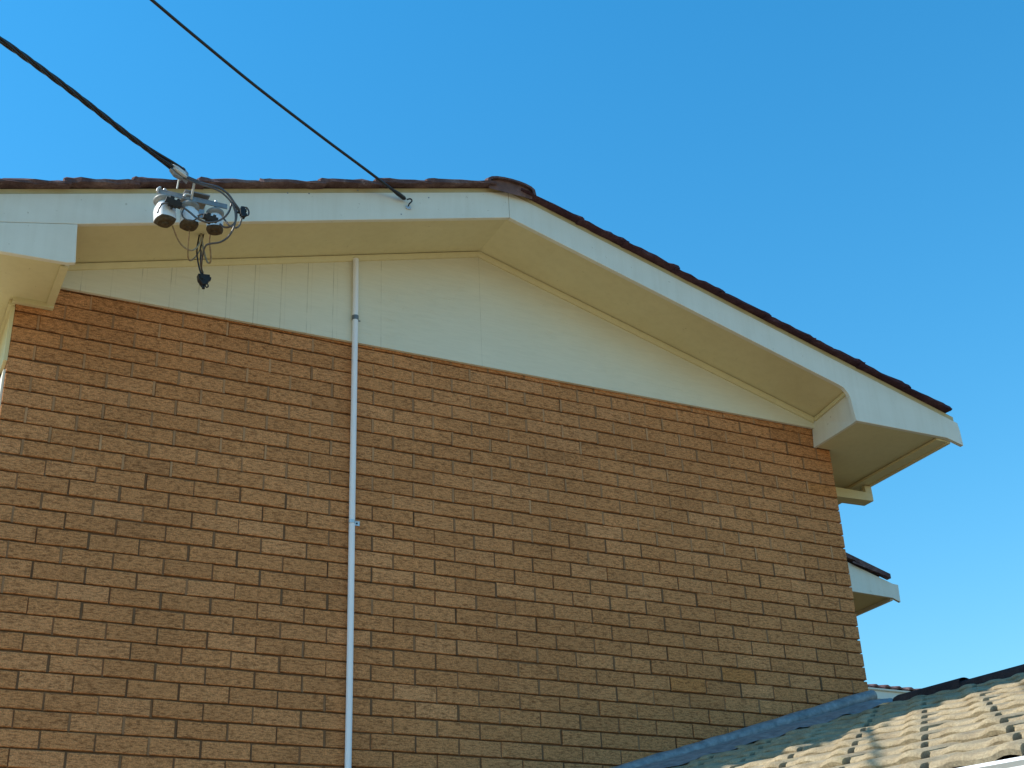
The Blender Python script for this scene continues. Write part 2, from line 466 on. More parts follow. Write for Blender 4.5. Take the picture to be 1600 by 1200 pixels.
br.prism([pr(XA+0.0012, zt0), pr(XA+0.0012, zb0), pr(4.66, rake(4.66, zb0)), pr(4.70, rake(4.70, zb0)-0.004), pr(4.725, H+0.095), pr(4.742, H+0.065), pr(4.760, H-0.100),
          pr(5.519, H-0.091), pr(5.652, H-0.125), pr(5.648, H-0.02), pr(5.640, rake(5.640, zt0)-0.004)], (0, 0.028, 0))
barge_r = br.build("barge_board", M_trim, house, bevel=0.002)
for (x, z) in ((1.40, 5.96), (1.83, 6.03), (1.00, 5.83), (1.12, 5.86), (1.66, 5.87)):
    nh = MB()
    nh.lathe((x, YO-0.0005, z), (0, -1, 0), [(0.0045, 0), (0.004, 0.0015)], 8)
    nh.build("nail_head", M_steel, barge_l)
# bedding strip between barge and tiles
for sgn, xe in ((-1, XLE), (1, 5.615)):
    tr = MB()
    a = (XA + sgn*0.002, zt0 + 0.0015); e = (xe, rake(xe, zt0) + 0.0015)
    tr.prism([(a[0], YO+0.006, a[1]), (a[0], YO+0.006, a[1]+0.030), (e[0], YO+0.006, e[1]+0.030), (e[0], YO+0.006, e[1])], (0, 0.03, 0))
    tr.build("verge_strip", M_verge_bed, house)

# ---- eave box, right: inner cheek, soffit, fascia and the stepped end piece
ck = MB()
ck.prism([(4.765, yi, H-0.100), (4.783, -0.001, H-0.092), (4.800, -0.001, rake(4.8, zs)-0.004), (4.752, yi, rake(4.75, zs)-0.004)], (0.02, 0, 0))
ck.build("eave_cheek", M_trim, house)
cm = MB()
cm.prism([(4.752, yi+0.002, rake(4.75, zs)-0.004), (4.796, -0.052, rake(4.80, zs)-0.004), (4.796, -0.052, rake(4.80, zs)-0.028), (4.752, yi+0.002, rake(4.75, zs)-0.028)], (-0.014, 0, 0.0))
cm.build("cheek_moulding", M_soffit, house)
YE = 0.35
es = MB()
es.add([(4.775, yi, H-0.086), (5.545, yi, H-0.082), (5.545, YB, H-0.082), (4.93, YB, H-0.086), (4.93, -0.001, H-0.086), (4.79, -0.001, H-0.086)], [(0, 5, 4, 3, 2, 1)])
es.add([(4.775, yi, H-0.080), (5.545, yi, H-0.076), (5.545, YB, H-0.076), (4.93, YB, H-0.080), (4.93, -0.001, H-0.080), (4.79, -0.001, H-0.080)], [(0, 1, 2, 3, 4, 5)])
es.build("eave_soffit", M_soffit, house)
fa = MB()
fa.box((5.545, yi+0.001, H-0.112), (5.572, YB, H+0.075))
fa.build("fascia", M_soffit, house, bevel=0.002)
fb = MB(); fb.box((5.455, yi+0.002, H-0.104), (5.5445, YB, H-0.088)); fb.build("eave_bead", M_soffit, house)
# stepped end piece hanging below the soffit a little way back
st = MB()
st.prism([(4.925, YE, H-0.165), (5.560, YE, H-0.165), (5.560, YE, H-0.225), (4.925, YE, H-0.245)], (0, 0.10, 0))
st.box((5.500, YE+0.001, H-0.1645), (5.560, YE+0.03, H-0.113))
st.build("eave_step_board", M_soffit, house, bevel=0.002)
# ---- eave box, left
el = MB()
el.add([(-0.078, yi, H-0.108), (XLE, yi, H-0.118), (XLE, YB, H-0.118), (XL-0.01, YB, H-0.118), (XL-0.01, -0.001, H-0.112), (-0.078, -0.001, H-0.108)], [(0, 1, 2, 3, 4, 5)])
el.add([(-0.078, yi, H-0.102), (XLE, yi, H-0.112), (XLE, YB, H-0.112), (XL-0.01, YB, H-0.112), (XL-0.01, -0.001, H-0.106), (-0.078, -0.001, H-0.102)], [(0, 5, 4, 3, 2, 1)])
el.build("eave_soffit", M_soffit, house)
cl = MB()
cl.prism([(-0.060, yi, H-0.112), (-0.060, -0.001, H-0.112), (-0.060, -0.001, rake(-0.05, zs)), (-0.060, yi, rake(-0.05, zs))], (-0.02, 0, 0))
cl.build("eave_cheek", M_trim, house)
me_ = MB()
me_.box((XL-0.020, -0.030, H-0.136), (-0.062, -0.002, H-0.1085))
me_.box((XL-0.034, -0.001, H-0.145), (XL-0.004, YB, H-0.1185))
me_.box((-0.100, yi+0.01, H-0.122), (-0.062, -0.031, H-0.1125))
me_.build("eave_moulding", M_soffit, house)
fl = MB()
fl.box((XLE-0.027, yi+0.001, H-0.150), (XLE, YB, H+0.06))
fl.build("fascia", M_trim, house, bevel=0.002)
fz = MB()
fz.box((XL-0.020, 0.004, H-0.455), (XL-0.001, YB, H-0.146)); fz.build("frieze_board", M_soffit, house, bevel=0.002)
sc_ = MB(); sc_.box((XL-0.012, 0.012, 0.02), (XL-0.001, YB, H-0.500)); sc_.build("added_sunlit_edge_panel", M_trim, house)  # pale panel added over the side brick so the sunlit edge goes white
sg = MB(); sg.box((XL-0.030, 0.16, H-0.530), (XL-0.0125, YB, H-0.4565)); sg.build("gap_shade_strip", M_dark, house)  # gap under the frieze: its shade drawn as a near-black strip
# window on the left wall
wf = MB()
for (ya, yb2, za, zb2) in ((0.42, 1.70, 3.42, 3.50), (0.42, 1.70, 4.59, 4.67), (0.42, 0.49, 3.50, 4.60), (1.63, 1.70, 3.50, 4.60), (1.03, 1.08, 3.50, 4.60)):
    wf.box((XL-0.040, ya, za), (XL-0.0125, yb2, zb2))
win = wf.build("window", M_frame, house)
wp = MB(); wp.box((XL-0.020, 0.491, 3.501), (XL-0.0127, 1.629, 4.589)); wp.build("pane", M_glass, win)

# ---- roof tiles
def tile_profile(u):
    """height of a twin-roll tile over one 0.1515 m roll pitch, u in 0..1"""
    if u < 0.56:
        return math.sin(math.pi*u/0.56)**0.85
    return -0.10*math.sin(math.pi*(u-0.56)/0.44)
def tile_field(mb, P0, s, c, m, rows, cols, ds, dc, w=0.303, gauge=0.326, nu=9, clip=None, notch=True, jit=0.003, half=True, phase=0.0):
    """tiles laid on a plane. P0: a point of the plane; s: unit level direction uphill; c: unit level direction along the courses;
    m: slope. Row r runs from ds - r*gauge' downhill, column k from dc + k*w along c."""
    cs = math.cos(math.atan(m))
    P0 = Vector(P0); s3 = Vector((s[0], s[1], 0)); c3 = Vector((c[0], c[1], 0))
    nrm = Vector((-m*s[0], -m*s[1], 1)).normalized()
    dn = -Vector((s[0]*cs, s[1]*cs, math.sin(math.atan(m))))
    for r in range(rows):
        for k in range(cols):
            org = P0 + dn*(gauge*r - ds) + c3*(dc + k*w + (w/2 if (half and r % 2) else 0))
            ctr = org + dn*gauge*0.5 + c3*w*0.5
            if clip and not clip(ctr): continue
            jz = random.gauss(0, jit); jt = random.gauss(0, jit*0.7); jl = random.gauss(0, 0.004)
            us = []
            for p in range(2):
                for q in range(nu):
                    us.append(p*0.5 + 0.5*q/nu)
            us += [0.903, 0.907, 0.985, 1.0] if notch else [1.0]
            us.sort()
            ts = [-0.05, 0.0, 0.10, 0.20, 0.262, 0.266, 0.290, 0.304, 0.315, 0.3225, 0.326]
            th = 0.027
            vs = []; cl_l = []; nU = len(us)
            for t in ts:
                for u in us:
                    hgt = tile_profile(((u*2) + phase) % 1.0)*((0.011 if u < 0.5 else 0.007) if notch else 0.026)
                    z = hgt + th*(t/gauge) + 0.004 + jz + jt*(u-0.5)*2
                    tt = t + (jl if t > 0.05 else 0)
                    if t >= 0.29: z -= {0.290: 0.0, 0.304: 0.0015, 0.315: 0.005, 0.3225: 0.010, 0.326: 0.017}[t]
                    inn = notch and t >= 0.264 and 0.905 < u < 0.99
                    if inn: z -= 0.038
                    vs.append(org + dn*tt + c3*(u*w) + nrm*z); cl_l.append((0.012, 0.012, 0.012, 1) if inn else (1, 1, 1, 1))  # near-black vertex colour paints the shade inside the notch
            nT = len(ts)
            fs = []
            for i in range(nT-1):
                for q in range(nU-1):
                    fs.append((i*nU+q, i*nU+q+1, (i+1)*nU+q+1, (i+1)*nU+q))
            # butt face
            b0 = (nT-1)*nU
            for q in range(nU):
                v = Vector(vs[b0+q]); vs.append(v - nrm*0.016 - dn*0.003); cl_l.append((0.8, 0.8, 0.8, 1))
            mb.add(vs, fs, True, cl_l)
            bb = len(vs) - nU
            mb.add([vs[b0+q] for q in range(nU)] + vs[bb:], [(q, q+1, nU+q+1, nU+q) for q in range(nU-1)], False)
            # long edge faces
            for qq in (0, nU-1):
                e0 = [vs[i*nU+qq] for i in range(nT)]
                mb.add(e0 + [Vector(p) - nrm*0.02 for p in e0], [(i, i+1, nT+i+1, nT+i) for i in range(nT-1)], False)

roof_l = MB()
zplane = zt0 + 0.014
nr = 10
tile_field(roof_l, (XA, 0, zplane), (1, 0), (0, 1), SL, 9, 30, -0.02, -0.34, nu=4, notch=False, half=False)
tile_field(roof_l, (XA, 0, zplane), (-1, 0), (0, 1), SL, 10, 30, -0.02, -0.34, nu=4, notch=False, half=False)
main_roof = roof_l.build("roof", M_tile_red, house)
def verge_tile(name, l0, l1, sgn, parent):
    """an end tile turned down over the barge; l measured down the slope from the ridge"""
    cs = math.cos(math.atan(SL)); sn = math.sin(math.atan(SL))
    prof = [(-0.300, 0.022), (-0.400, 0.028), (-0.450, 0.047), (-0.487, 0.046), (-0.505, 0.030), (-0.507, 0.004), (-0.495, 0.001), (-0.455, 0.003), (-0.30, 0.003)]
    ls = [l0-0.03, l0+0.03, l0+0.08, l0+0.14, l0+0.19, l1-0.08, l1-0.05, l1-0.015, l1]
    ls = sorted(set(ls))
    j = random.gauss(0, 0.003); jt = random.gauss(0, 0.004)
    mb = MB(); vs = []; n = len(prof)
    for i, l in enumerate(ls):
        lift = 0.000 + (0.018 if sgn < 0 else 0.015)*(l-l0)/(l1-l0) + j + jt*(l-l0)
        if i == 0: lift = -0.003
        dr = 0.006 if i == len(ls)-1 else 0.0
        for y, h in prof:
            hh = h*(1.0 if h < 0.01 else (0.66 if sgn < 0 else 0.50)) + lift*(1.0 if h > 0.01 else 0.45) - (dr if h > 0.01 else -dr)
            hh += random.gauss(0, 0.0026)
            yy = y + random.gauss(0, 0.004)
            vs.append((XA + sgn*(l*cs + hh*sn), yy, zt0 + 0.029 - l*sn + hh*cs))
    fs = [tuple(range(n)), tuple(reversed(range((len(ls)-1)*n, len(ls)*n)))]
    mb.add(vs, fs)
    mb.add(vs, [(i*n+(q+1) % n, i*n+q, (i+1)*n+q, (i+1)*n+(q+1) % n) for i in range(len(ls)-1) for q in range(n)], False)
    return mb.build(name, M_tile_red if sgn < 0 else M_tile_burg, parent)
left_marks = [0.13, 0.56, 0.88, 1.22, 1.56, 1.90, 2.24, 2.58, 2.94, 3.10]
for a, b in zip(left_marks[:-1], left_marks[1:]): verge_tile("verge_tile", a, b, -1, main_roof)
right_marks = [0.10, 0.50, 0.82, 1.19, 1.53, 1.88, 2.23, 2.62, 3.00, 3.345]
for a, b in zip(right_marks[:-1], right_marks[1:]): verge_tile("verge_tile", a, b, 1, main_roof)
def ridge_cap(name, base, along, side, zup, length, rad, rise, lift0, lift1, mat, parent, bed=True, fl=0.0, wob=0.0):
    """half-round cap; 'along' unit level vector, starts at base"""
    base = Vector(base); al = Vector(along); sd = Vector(side)
    n = 11; vs = []; vi = []
    ts = [0.0, 0.02, 0.06, length*0.5, length]
    for i, t in enumerate(ts):
        lf = lift0 + (lift1-lift0)*t/length
        k = 1.0 - (0.06 if i == 0 else 0.0)
        for q in range(n):
            a = math.pi*q/(n-1)
            vs.append(base + al*t + sd*(math.cos(a)*rad*k) + Vector((0, 0, lf + math.sin(a)**0.55*rise*k)))
            vi.append(base + al*t + sd*(math.cos(a)*rad*0.88*k) + Vector((0, 0, lf + math.sin(a)**0.55*(rise-0.014)*k)))
    mb = MB(); nT = len(ts)
    mb.add(vs, [(i*n+q, i*n+q+1, (i+1)*n+q+1, (i+1)*n+q) for i in range(nT-1) for q in range(n-1)], True)
    mb.add(vi, [(i*n+q+1, i*n+q, (i+1)*n+q, (i+1)*n+q+1) for i in range(nT-1) for q in range(n-1)], True)
    mb.add(vs[:n] + vi[:n], [(q+1, q, n+q, n+q+1) for q in range(n-1)], False)
    o = mb.build(name, mat, parent)
    if bed:
        b2 = MB()
        f = [Vector(p) + al*0.02 for p in vi[:n]]
        b2.add(f + [f[0] - Vector((0, 0, 0.02)), f[-1] - Vector((0, 0, 0.02))], [tuple(range(n)) + (n+1, n)])
        b2.build("bedding_mortar", M_bed, o)
    return o
for i in range(22):
    ridge_cap("ridge_cap", (XA, -0.51 + 0.40*i - (0.03 if i else 0), zt0 - 0.020 + random.gauss(0, 0.003)), (0, 1, 0), (1, 0, 0), 0, 0.43, 0.172, 0.080, 0.008, 0.0, M_tile_red, main_roof)

# ================================================================== CONDUIT ON THE WALL
conduit = thing("conduit_pipe", "thin white plastic conduit running straight up the brick wall to the gable soffit", "conduit", (1.555, -0.02, 0))
cp = MB()
pth = [(1.556, -0.020, 2.46), (1.556, -0.021, 2.8), (1.558, -0.021, 3.4), (1.5575, -0.021, 4.175), (1.557, -0.024, 4.7), (1.553, -0.036, 5.22), (1.552, -0.040, 5.40), (1.549, -0.042, 5.79)]
cp.tube(smoothpath(pth, 5), 0.0168, 14)
cp.build("pipe", M_pvc, conduit)
c1 = MB(); c1.tube([(1.552, -0.0385, 5.385), (1.552, -0.0387, 5.413)], 0.0195, 14); c1.box((1.569, -0.0270, 5.392), (1.588, -0.0230, 5.397)); c1.build("pipe_clip", M_clamp, conduit)
c2 = MB(); c2.tube([(1.5558, -0.0212, 4.166), (1.5558, -0.0212, 4.184)], 0.0190, 14); c2.box((1.570, -0.010, 4.163), (1.604, -0.006, 4.189)); c2.box((1.5715, -0.020, 4.167), (1.5745, -0.010, 4.186)); c2.box((1.576, -0.0125, 4.1855), (1.603, -0.0101, 4.1885))
pc2 = c2.build("pipe_clip", M_zinc, conduit)
c3 = MB(); c3.lathe((1.589, -0.0100, 4.175), (0, -1, 0), [(0.0055, 0), (0.0050, 0.002)], 8); c3.build("screw", M_dark, pc2)

# ================================================================== SERVICE BRACKET WITH THREE FUSE INSULATORS
YBK = -0.72
brk = thing("service_bracket", "galvanised service bracket on the barge board carrying three white porcelain fuse insulators", "bracket", (0.43, YO, 5.55))
pl = MB()
pl.box((0.440, YO-0.008, 5.545), (0.560, YO-0.0005, 5.640))
pl.box((0.470, YBK, 5.500), (0.505, YO-0.008, 5.507))
pl.box((0.395, YBK-0.03, 5.490), (0.520, YBK+0.10, 5.4965))
pl.prism([(0.485, YO-0.008, 5.560), (0.485, YBK+0.06, 5.5075), (0.485, YBK+0.10, 5.5075), (0.485, YO-0.008, 5.590)], (0.006, 0, 0))
pl.build("mounting_plate", M_steel, brk, bevel=0.001)
cb = MB()
cb.box((0.268, YBK-0.018, 5.468), (0.612, YBK+0.018, 5.474)); cb.box((0.268, YBK-0.018, 5.446), (0.612, YBK-0.013, 5.468))
cb.build("crossbar", M_steel, brk, bevel=0.001)
for x, z0 in ((0.303, 0), (0.430, 0.0), (0.558, 0)):
    b = MB(); b.tube([(x, YBK+0.004, 5.494 if x != 0.43 else 5.512), (x, YBK+0.004, 5.400)], 0.0075, 10)
    b.lathe((x, YBK+0.004, 5.4745), (0, 0, 1), [(0.0135, 0), (0.0135, 0.010)], 6, False)
    b.build("bolt", M_bolt, brk)
hk = MB(); hk.tube(smoothpath([(0.425, YBK-0.02, 5.476), (0.400, YBK-0.03, 5.468), (0.392, YBK-0.03, 5.452)], 4), 0.006, 8); hk.build("hook", M_bolt, brk)
hk = MB(); hk.tube(smoothpath([(0.276, YBK-0.02, 5.480), (0.264, YBK-0.03, 5.462), (0.262, YBK-0.03, 5.448)], 4), 0.006, 8); hk.build("hook", M_bolt, brk)
for x, tx, ty, rot, sz in ((0.303, 0.10, 0.22, 0.3, 1.08), (0.430, 0.03, 0.16, 0.0, 1.0), (0.558, 0.02, 0.20, -0.35, 0.92)):
    ax = Vector((tx, -ty*0.35, -1)).normalized()
    top = Vector((x, YBK+0.004, 5.432 if x < 0.5 else 5.428))
    fl_ = MB()
    fl_.lathe(top, ax, [(0.018*sz, -0.006), (0.040*sz, -0.002), (0.0475*sz, 0.006), (0.0475*sz, 0.014), (0.040*sz, 0.022), (0.034*sz, 0.026)], 28)
    ins = MB()
    # faceted barrel
    n = 8
    prof = [(0.033, 0.024), (0.037, 0.034), (0.046, 0.050), (0.049, 0.064), (0.0495, 0.118)]
    a = ax.cross(Vector((math.cos(rot), math.sin(rot), 0))).normalized(); b_ = ax.cross(a).normalized()
    def ring(r, d, nn, sq):
        out = []
        for k in range(nn):
            t = 2*math.pi*k/nn
            f = 1.0/(max(abs(math.cos(t)), abs(math.sin(t)))**sq)
            out.append(top + ax*d*sz + (a*math.cos(t) + b_*math.sin(t))*r*min(f, 1.22)*sz)
        return out
    nn = 32; vs = []
    for i, (r, d) in enumerate(prof): vs += ring(r*0.90, d, nn, 0.0 if i < 2 else 0.42)
    ins.add(vs, [(i*nn+k, i*nn+(k+1) % nn, (i+1)*nn+(k+1) % nn, (i+1)*nn+k) for i in range(len(prof)-1) for k in range(nn)], True)
    body = ins.build("insulator", M_porc, brk)
    fl_.build("insulator_cap", M_cap_grey, body)
    bt = MB(); vs = []
    for r, d, sq in ((0.0495*0.90, 0.1181, 0.42), (0.047*0.90, 0.123, 0.42), (0.036*0.9, 0.134, 0.3), (0.016, 0.135, 0), (0.014, 0.142, 0), (0.003, 0.143, 0)): vs += ring(r, d, nn, sq)
    bt.add(vs, [(i*nn+k, i*nn+(k+1) % nn, (i+1)*nn+(k+1) % nn, (i+1)*nn+k) for i in range(5) for k in range(nn)], False)
    bt.add(vs[-nn:], [tuple(reversed(range(nn)))])
    bt.build("fuse_base", M_porc_bottom, body)

# ================================================================== SERVICE CABLE (twisted bundle), CLAMP, TAILS, CONNECTORS

svc = thing("service_cable", "thick black twisted service cable ending in clamped and looped tails at the insulators", "cable", (0.36, -0.80, 5.55))
drop = [(-1.697, -3.399, 4.412), (-1.435, -2.659, 4.916), (-1.175, -2.237, 5.142), (-0.884, -1.867, 5.343), (-0.576, -1.55, 5.452), (-0.432, -1.418, 5.486), (-0.279, -1.286, 5.51), (-0.117, -1.154, 5.524), (0.055, -1.022, 5.53), (0.198, -0.916, 5.542), (0.29, -0.85, 5.55), (0.361, -0.8, 5.552)]
def strands(P, n, rad, wire, turns, fan):
    """n wires twisted round the path P, opening up over the last part"""
    out = []
    Q = smoothpath(P, 10)
    L = len(Q)
    for k in range(n):
        pts = []
        for i, q in enumerate(Q):
            t = (Q[min(i+1, L-1)] - Q[max(i-1, 0)]).normalized()
            a = t.cross(Vector((0, 0, 1))).normalized(); b = t.cross(a).normalized()
            f = i/(L-1)
            ph = 2*math.pi*(k/n + turns*f)
            if f > fan: ph = 2*math.pi*(k/n + turns*fan)
            r = rad*(1.0 + (1.6*((f-fan)/(1-fan))**0.9 if f > fan else 0))
            pts.append(q + a*r*math.cos(ph) + b*r*math.sin(ph))
        out.append(pts)
    return out
sb = MB()
for p in strands(drop, 4, 0.0078, 0.0072, 5.5, 0.80):
    sb.tube(p, 0.0070, 8)
sb.build("cable_bundle", M_black, svc)
cl_ = MB()                    # wedge clamp
axc = (Vector(drop[-1]) - Vector(drop[-2])).normalized()
p0 = Vector(drop[-1]) - axc*0.055
for k, dz in enumerate((0.022, 0.004, -0.014)):
    sd = axc.cross(Vector((0, -1, 0.3))).normalized()
    q = p0 + sd*dz*1.1 + Vector((0, -0.012, 0))
    cl_.tube([q - axc*0.015, q + axc*0.012, q + axc*0.055, q + axc*0.075], [0.006, 0.0105, 0.0105, 0.007], 10)
cl_.build("strain_clamp", M_bolt, svc, bevel=0.001)
cl2 = MB()
e0 = Vector(drop[-1])
cl2.prism([e0 + axc*0.000 + Vector((0, -0.02, 0.026)), e0 + axc*0.042 + Vector((0, -0.02, 0.010)), e0 + axc*0.046 + Vector((0, -0.02, -0.030)), e0 + axc*0.002 + Vector((0, -0.02, -0.022))], (0, 0.04, 0))
cl2.prism([e0 - axc*0.085 + Vector((0, -0.014, -0.030)), e0 + axc*0.004 + Vector((0, -0.014, -0.024)), e0 + axc*0.004 + Vector((0, -0.014, -0.040)), e0 - axc*0.050 + Vector((0, -0.014, -0.046))], (0, 0.028, 0))
cl2.build("clamp_jaw", M_steel, svc, bevel=0.002)
cw = MB(); cw.tube([e0 + Vector((-0.010, 0, -0.03)), e0 + Vector((-0.012, 0.02, -0.085))], 0.004, 6); cw.build("clamp_link", M_bolt, svc); cw = MB(); cw.tube([e0 + Vector((0.065, 0, -0.035)), e0 + Vector((0.070, 0.06, -0.10))], 0.006, 8)
cw.build("clamp_link", M_bolt, svc)
TAILS = [
 ([(0.372, -0.80, 5.536), (0.446, -0.80, 5.518), (0.521, -0.82, 5.504), (0.584, -0.83, 5.473), (0.623, -0.84, 5.417), (0.647, -0.84, 5.388), (0.658, -0.84, 5.372)], 0.0058),
 ([(0.372, -0.80, 5.523), (0.448, -0.82, 5.495), (0.533, -0.84, 5.471), (0.591, -0.85, 5.424), (0.623, -0.85, 5.365), (0.629, -0.84, 5.298), (0.610, -0.82, 5.238), (0.576, -0.80, 5.205), (0.529, -0.78, 5.194), (0.512, -0.765, 5.186), (0.512, -0.72, 5.165), (0.530, -0.63, 5.150), (0.556, -0.56, 5.162)], 0.0056),
 ([(0.372, -0.79, 5.549), (0.476, -0.78, 5.536), (0.560, -0.79, 5.523), (0.616, -0.80, 5.463), (0.642, -0.80, 5.402), (0.642, -0.80, 5.345), (0.618, -0.80, 5.305), (0.589, -0.79, 5.300), (0.574, -0.77, 5.327)], 0.0056),
 ([(0.609, -0.83, 5.425), (0.599, -0.83, 5.371), (0.576, -0.83, 5.328), (0.540, -0.83, 5.296), (0.491, -0.83, 5.279), (0.449, -0.82, 5.296), (0.418, -0.80, 5.333), (0.374, -0.79, 5.365), (0.342, -0.78, 5.372)], 0.0060),
 ([(0.609, -0.83, 5.425), (0.630, -0.83, 5.402), (0.652, -0.835, 5.380)], 0.0056),
 ([(0.662, -0.84, 5.345), (0.654, -0.83, 5.303), (0.636, -0.83, 5.284), (0.606, -0.82, 5.297), (0.584, -0.80, 5.341)], 0.0054),
 ([(0.664, -0.84, 5.402), (0.682, -0.84, 5.408), (0.694, -0.84, 5.388), (0.690, -0.84, 5.366), (0.670, -0.84, 5.362)], 0.0052),
 ([(0.318, -0.79, 5.362), (0.300, -0.80, 5.358), (0.276, -0.80, 5.338), (0.264, -0.80, 5.290)], 0.0052),
 ([(0.462, -0.80, 5.318), (0.432, -0.79, 5.295), (0.398, -0.775, 5.310), (0.386, -0.765, 5.340), (0.393, -0.765, 5.368)], 0.0042),
 ([(0.452, -0.81, 5.315), (0.470, -0.82, 5.325), (0.495, -0.82, 5.318)], 0.0054),
]
for P, r in TAILS:
    t_ = MB(); t_.tube(smoothpath(P, 6), r*0.86, 8); t_.build("cable_tail", M_tail, svc)
def connector(c, ax, size, name="cable_connector"):
    c = Vector(c); ax = Vector(ax).normalized(); sd = ax.cross(Vector((0, 1, 0.3))).normalized(); up_ = ax.cross(sd).normalized()
    mb = MB()
    def bx(o, a, b, d):
        o = Vector(c) + ax*o[0] + sd*o[1] + up_*o[2]
        vs = [o + ax*(a*i) + sd*(b*j) + up_*(d*k) for k in (-1, 1) for j in (-1, 1) for i in (-1, 1)]
        mb.add(vs, [(0,2,3,1),(4,5,7,6),(0,1,5,4),(2,6,7,3),(0,4,6,2),(1,3,7,5)])
    L, Wd, T = size
    bx((0, 0, 0), L, Wd*0.7, T)
    bx((-L*0.35, Wd*0.8, 0), L*0.28, Wd*0.55, T*0.8)
    bx((L*0.45, Wd*0.7, 0.002), L*0.22, Wd*0.6, T*0.75)
    bx((0, -Wd*0.75, 0.001), L*0.55, Wd*0.3, T*0.9)
    mb.lathe(Vector(c) + sd*(-Wd*1.0), -sd, [(0.008, 0), (0.008, 0.012), (0.004, 0.014)], 6, False)
    return mb.build(name, M_connector, svc, bevel=0.003)
connector((0.336, -0.79, 5.374), (1, 0, -0.22), (0.040, 0.020, 0.017))
connector((0.512, -0.82, 5.312), (1, 0, -0.12), (0.036, 0.017, 0.015))
connector((0.664, -0.84, 5.374), (0.12, 0, -1), (0.030, 0.014, 0.014))
bc = MB()
bc.prism([(0.532, -0.566, 5.150), (0.590, -0.566, 5.157), (0.594, -0.566, 5.128), (0.574, -0.566, 5.098), (0.560, -0.566, 5.092), (0.538, -0.566, 5.120)], (0, 0.034, 0))
bc.prism([(0.540, -0.572, 5.148), (0.562, -0.572, 5.150), (0.560, -0.572, 5.118), (0.546, -0.572, 5.124)], (0, 0.0055, 0))
bc.prism([(0.5945, -0.560, 5.150), (0.600, -0.560, 5.146), (0.599, -0.560, 5.132), (0.5945, -0.560, 5.130)], (0, 0.02, 0))
bc.build("cable_connector", M_connector, svc, bevel=0.003)
ce = MB(); ce.tube(smoothpath([(0.578, -0.56, 5.110), (0.586, -0.565, 5.090), (0.578, -0.565, 5.080), (0.570, -0.56, 5.095)], 4), 0.0035, 6)
ce.tube([(0.564, -0.55, 5.100), (0.566, -0.552, 5.078)], 0.008, 8); ce.build("cable_tail", M_black, svc)

# thin old wires from the insulators back to the soffit
ow = thing("consumer_wires", "thin tan and brown wires drooping from the insulators up into the soffit", "wires", (0.59, -0.30, 5.60))
OW = [[(0.360, -0.70, 5.300), (0.404, -0.60, 5.311), (0.453, -0.50, 5.334), (0.502, -0.46, 5.340), (0.543, -0.42, 5.385), (0.571, -0.38, 5.463), (0.590, -0.30, 5.58), (0.592, -0.285, 5.640)],
 [(0.438, -0.72, 5.300), (0.464, -0.60, 5.270), (0.490, -0.50, 5.271), (0.513, -0.46, 5.281), (0.546, -0.42, 5.340), (0.582, -0.36, 5.439), (0.598, -0.30, 5.56), (0.600, -0.285, 5.640)],
 [(0.545, -0.72, 5.320), (0.555, -0.65, 5.301), (0.589, -0.55, 5.293), (0.604, -0.50, 5.277), (0.602, -0.47, 5.282), (0.595, -0.44, 5.317), (0.587, -0.38, 5.432), (0.588, -0.31, 5.56), (0.586, -0.285, 5.640)],
 [(0.584, -0.285, 5.640), (0.582, -0.30, 5.56), (0.562, -0.36, 5.437), (0.545, -0.45, 5.322), (0.544, -0.53, 5.200), (0.555, -0.55, 5.150)],
 [(0.604, -0.285, 5.640), (0.600, -0.31, 5.55), (0.575, -0.38, 5.42), (0.565, -0.44, 5.36), (0.556, -0.50, 5.24), (0.562, -0.55, 5.150)]]
for k, P in enumerate(OW):
    t_ = MB(); t_.tube(smoothpath(P, 6), (0.0040, 0.0036, 0.0046, 0.0042, 0.0042)[k], 7); t_.build("wire", M_oldwire if k < 3 else M_connector, ow)
wg = MB(); wg.lathe((0.592, -0.285, 5.715), (0, 0, -1), [(0.026, 0), (0.028, 0.06), (0.018, 0.075), (0.012, 0.08)], 14); wg.build("entry_gland", M_steel, ow)

# ================================================================== THIN CABLE TO THE BARGE BOARD
tel = thing("telephone_cable", "single thin black cable anchored by a small hook on the barge board near the ridge", "cable", (1.68, -0.48, 5.96))
TELP = [(-0.853, -2.046, 5.964), (-0.526, -1.774, 6.026), (-0.251, -1.57, 6.046), (0.04, -1.373, 6.053), (0.265, -1.23, 6.048), (0.65, -1.003, 6.03), (1.068, -0.777, 6.011), (1.381, -0.618, 5.994), (1.568, -0.527, 5.978), (1.678, -0.475, 5.969)]
tb = MB(); tb.tube(smoothpath(TELP, 6), 0.0080, 8)
tb.build("cable_sheath", M_black, tel)
ge = MB()
tv = Vector(TELP[-1]); td = (tv - Vector(TELP[-2])).normalized()
ge.tube([tv - td*0.10, tv - td*0.06, tv - td*0.01, tv], [0.0085, 0.0125, 0.0125, 0.007], 10); ge.build("cable_grip", M_black, tel)
ho = MB()
ho.tube(smoothpath([(1.684, -0.482, 5.962), (1.702, -0.492, 5.966), (1.712, -0.492, 5.956), (1.706, -0.490, 5.944), (1.700, -0.482, 5.938), (1.702, -0.462, 5.934)], 5), 0.0042, 8)
ho.build("hook", M_connector, tel)
hp = MB(); hp.box((1.686, YO-0.006, 5.914), (1.716, YO-0.0006, 5.933)); hp.lathe((1.690, YO-0.006, 5.920), (0, -1, 0), [(0.006, 0), (0.004, 0.004)], 8); hp.lathe((1.713, YO-0.006, 5.922), (0, -1, 0), [(0.006, 0), (0.004, 0.004)], 8)
hp.build("hook_plate", M_zinc, tel, bevel=0.001)

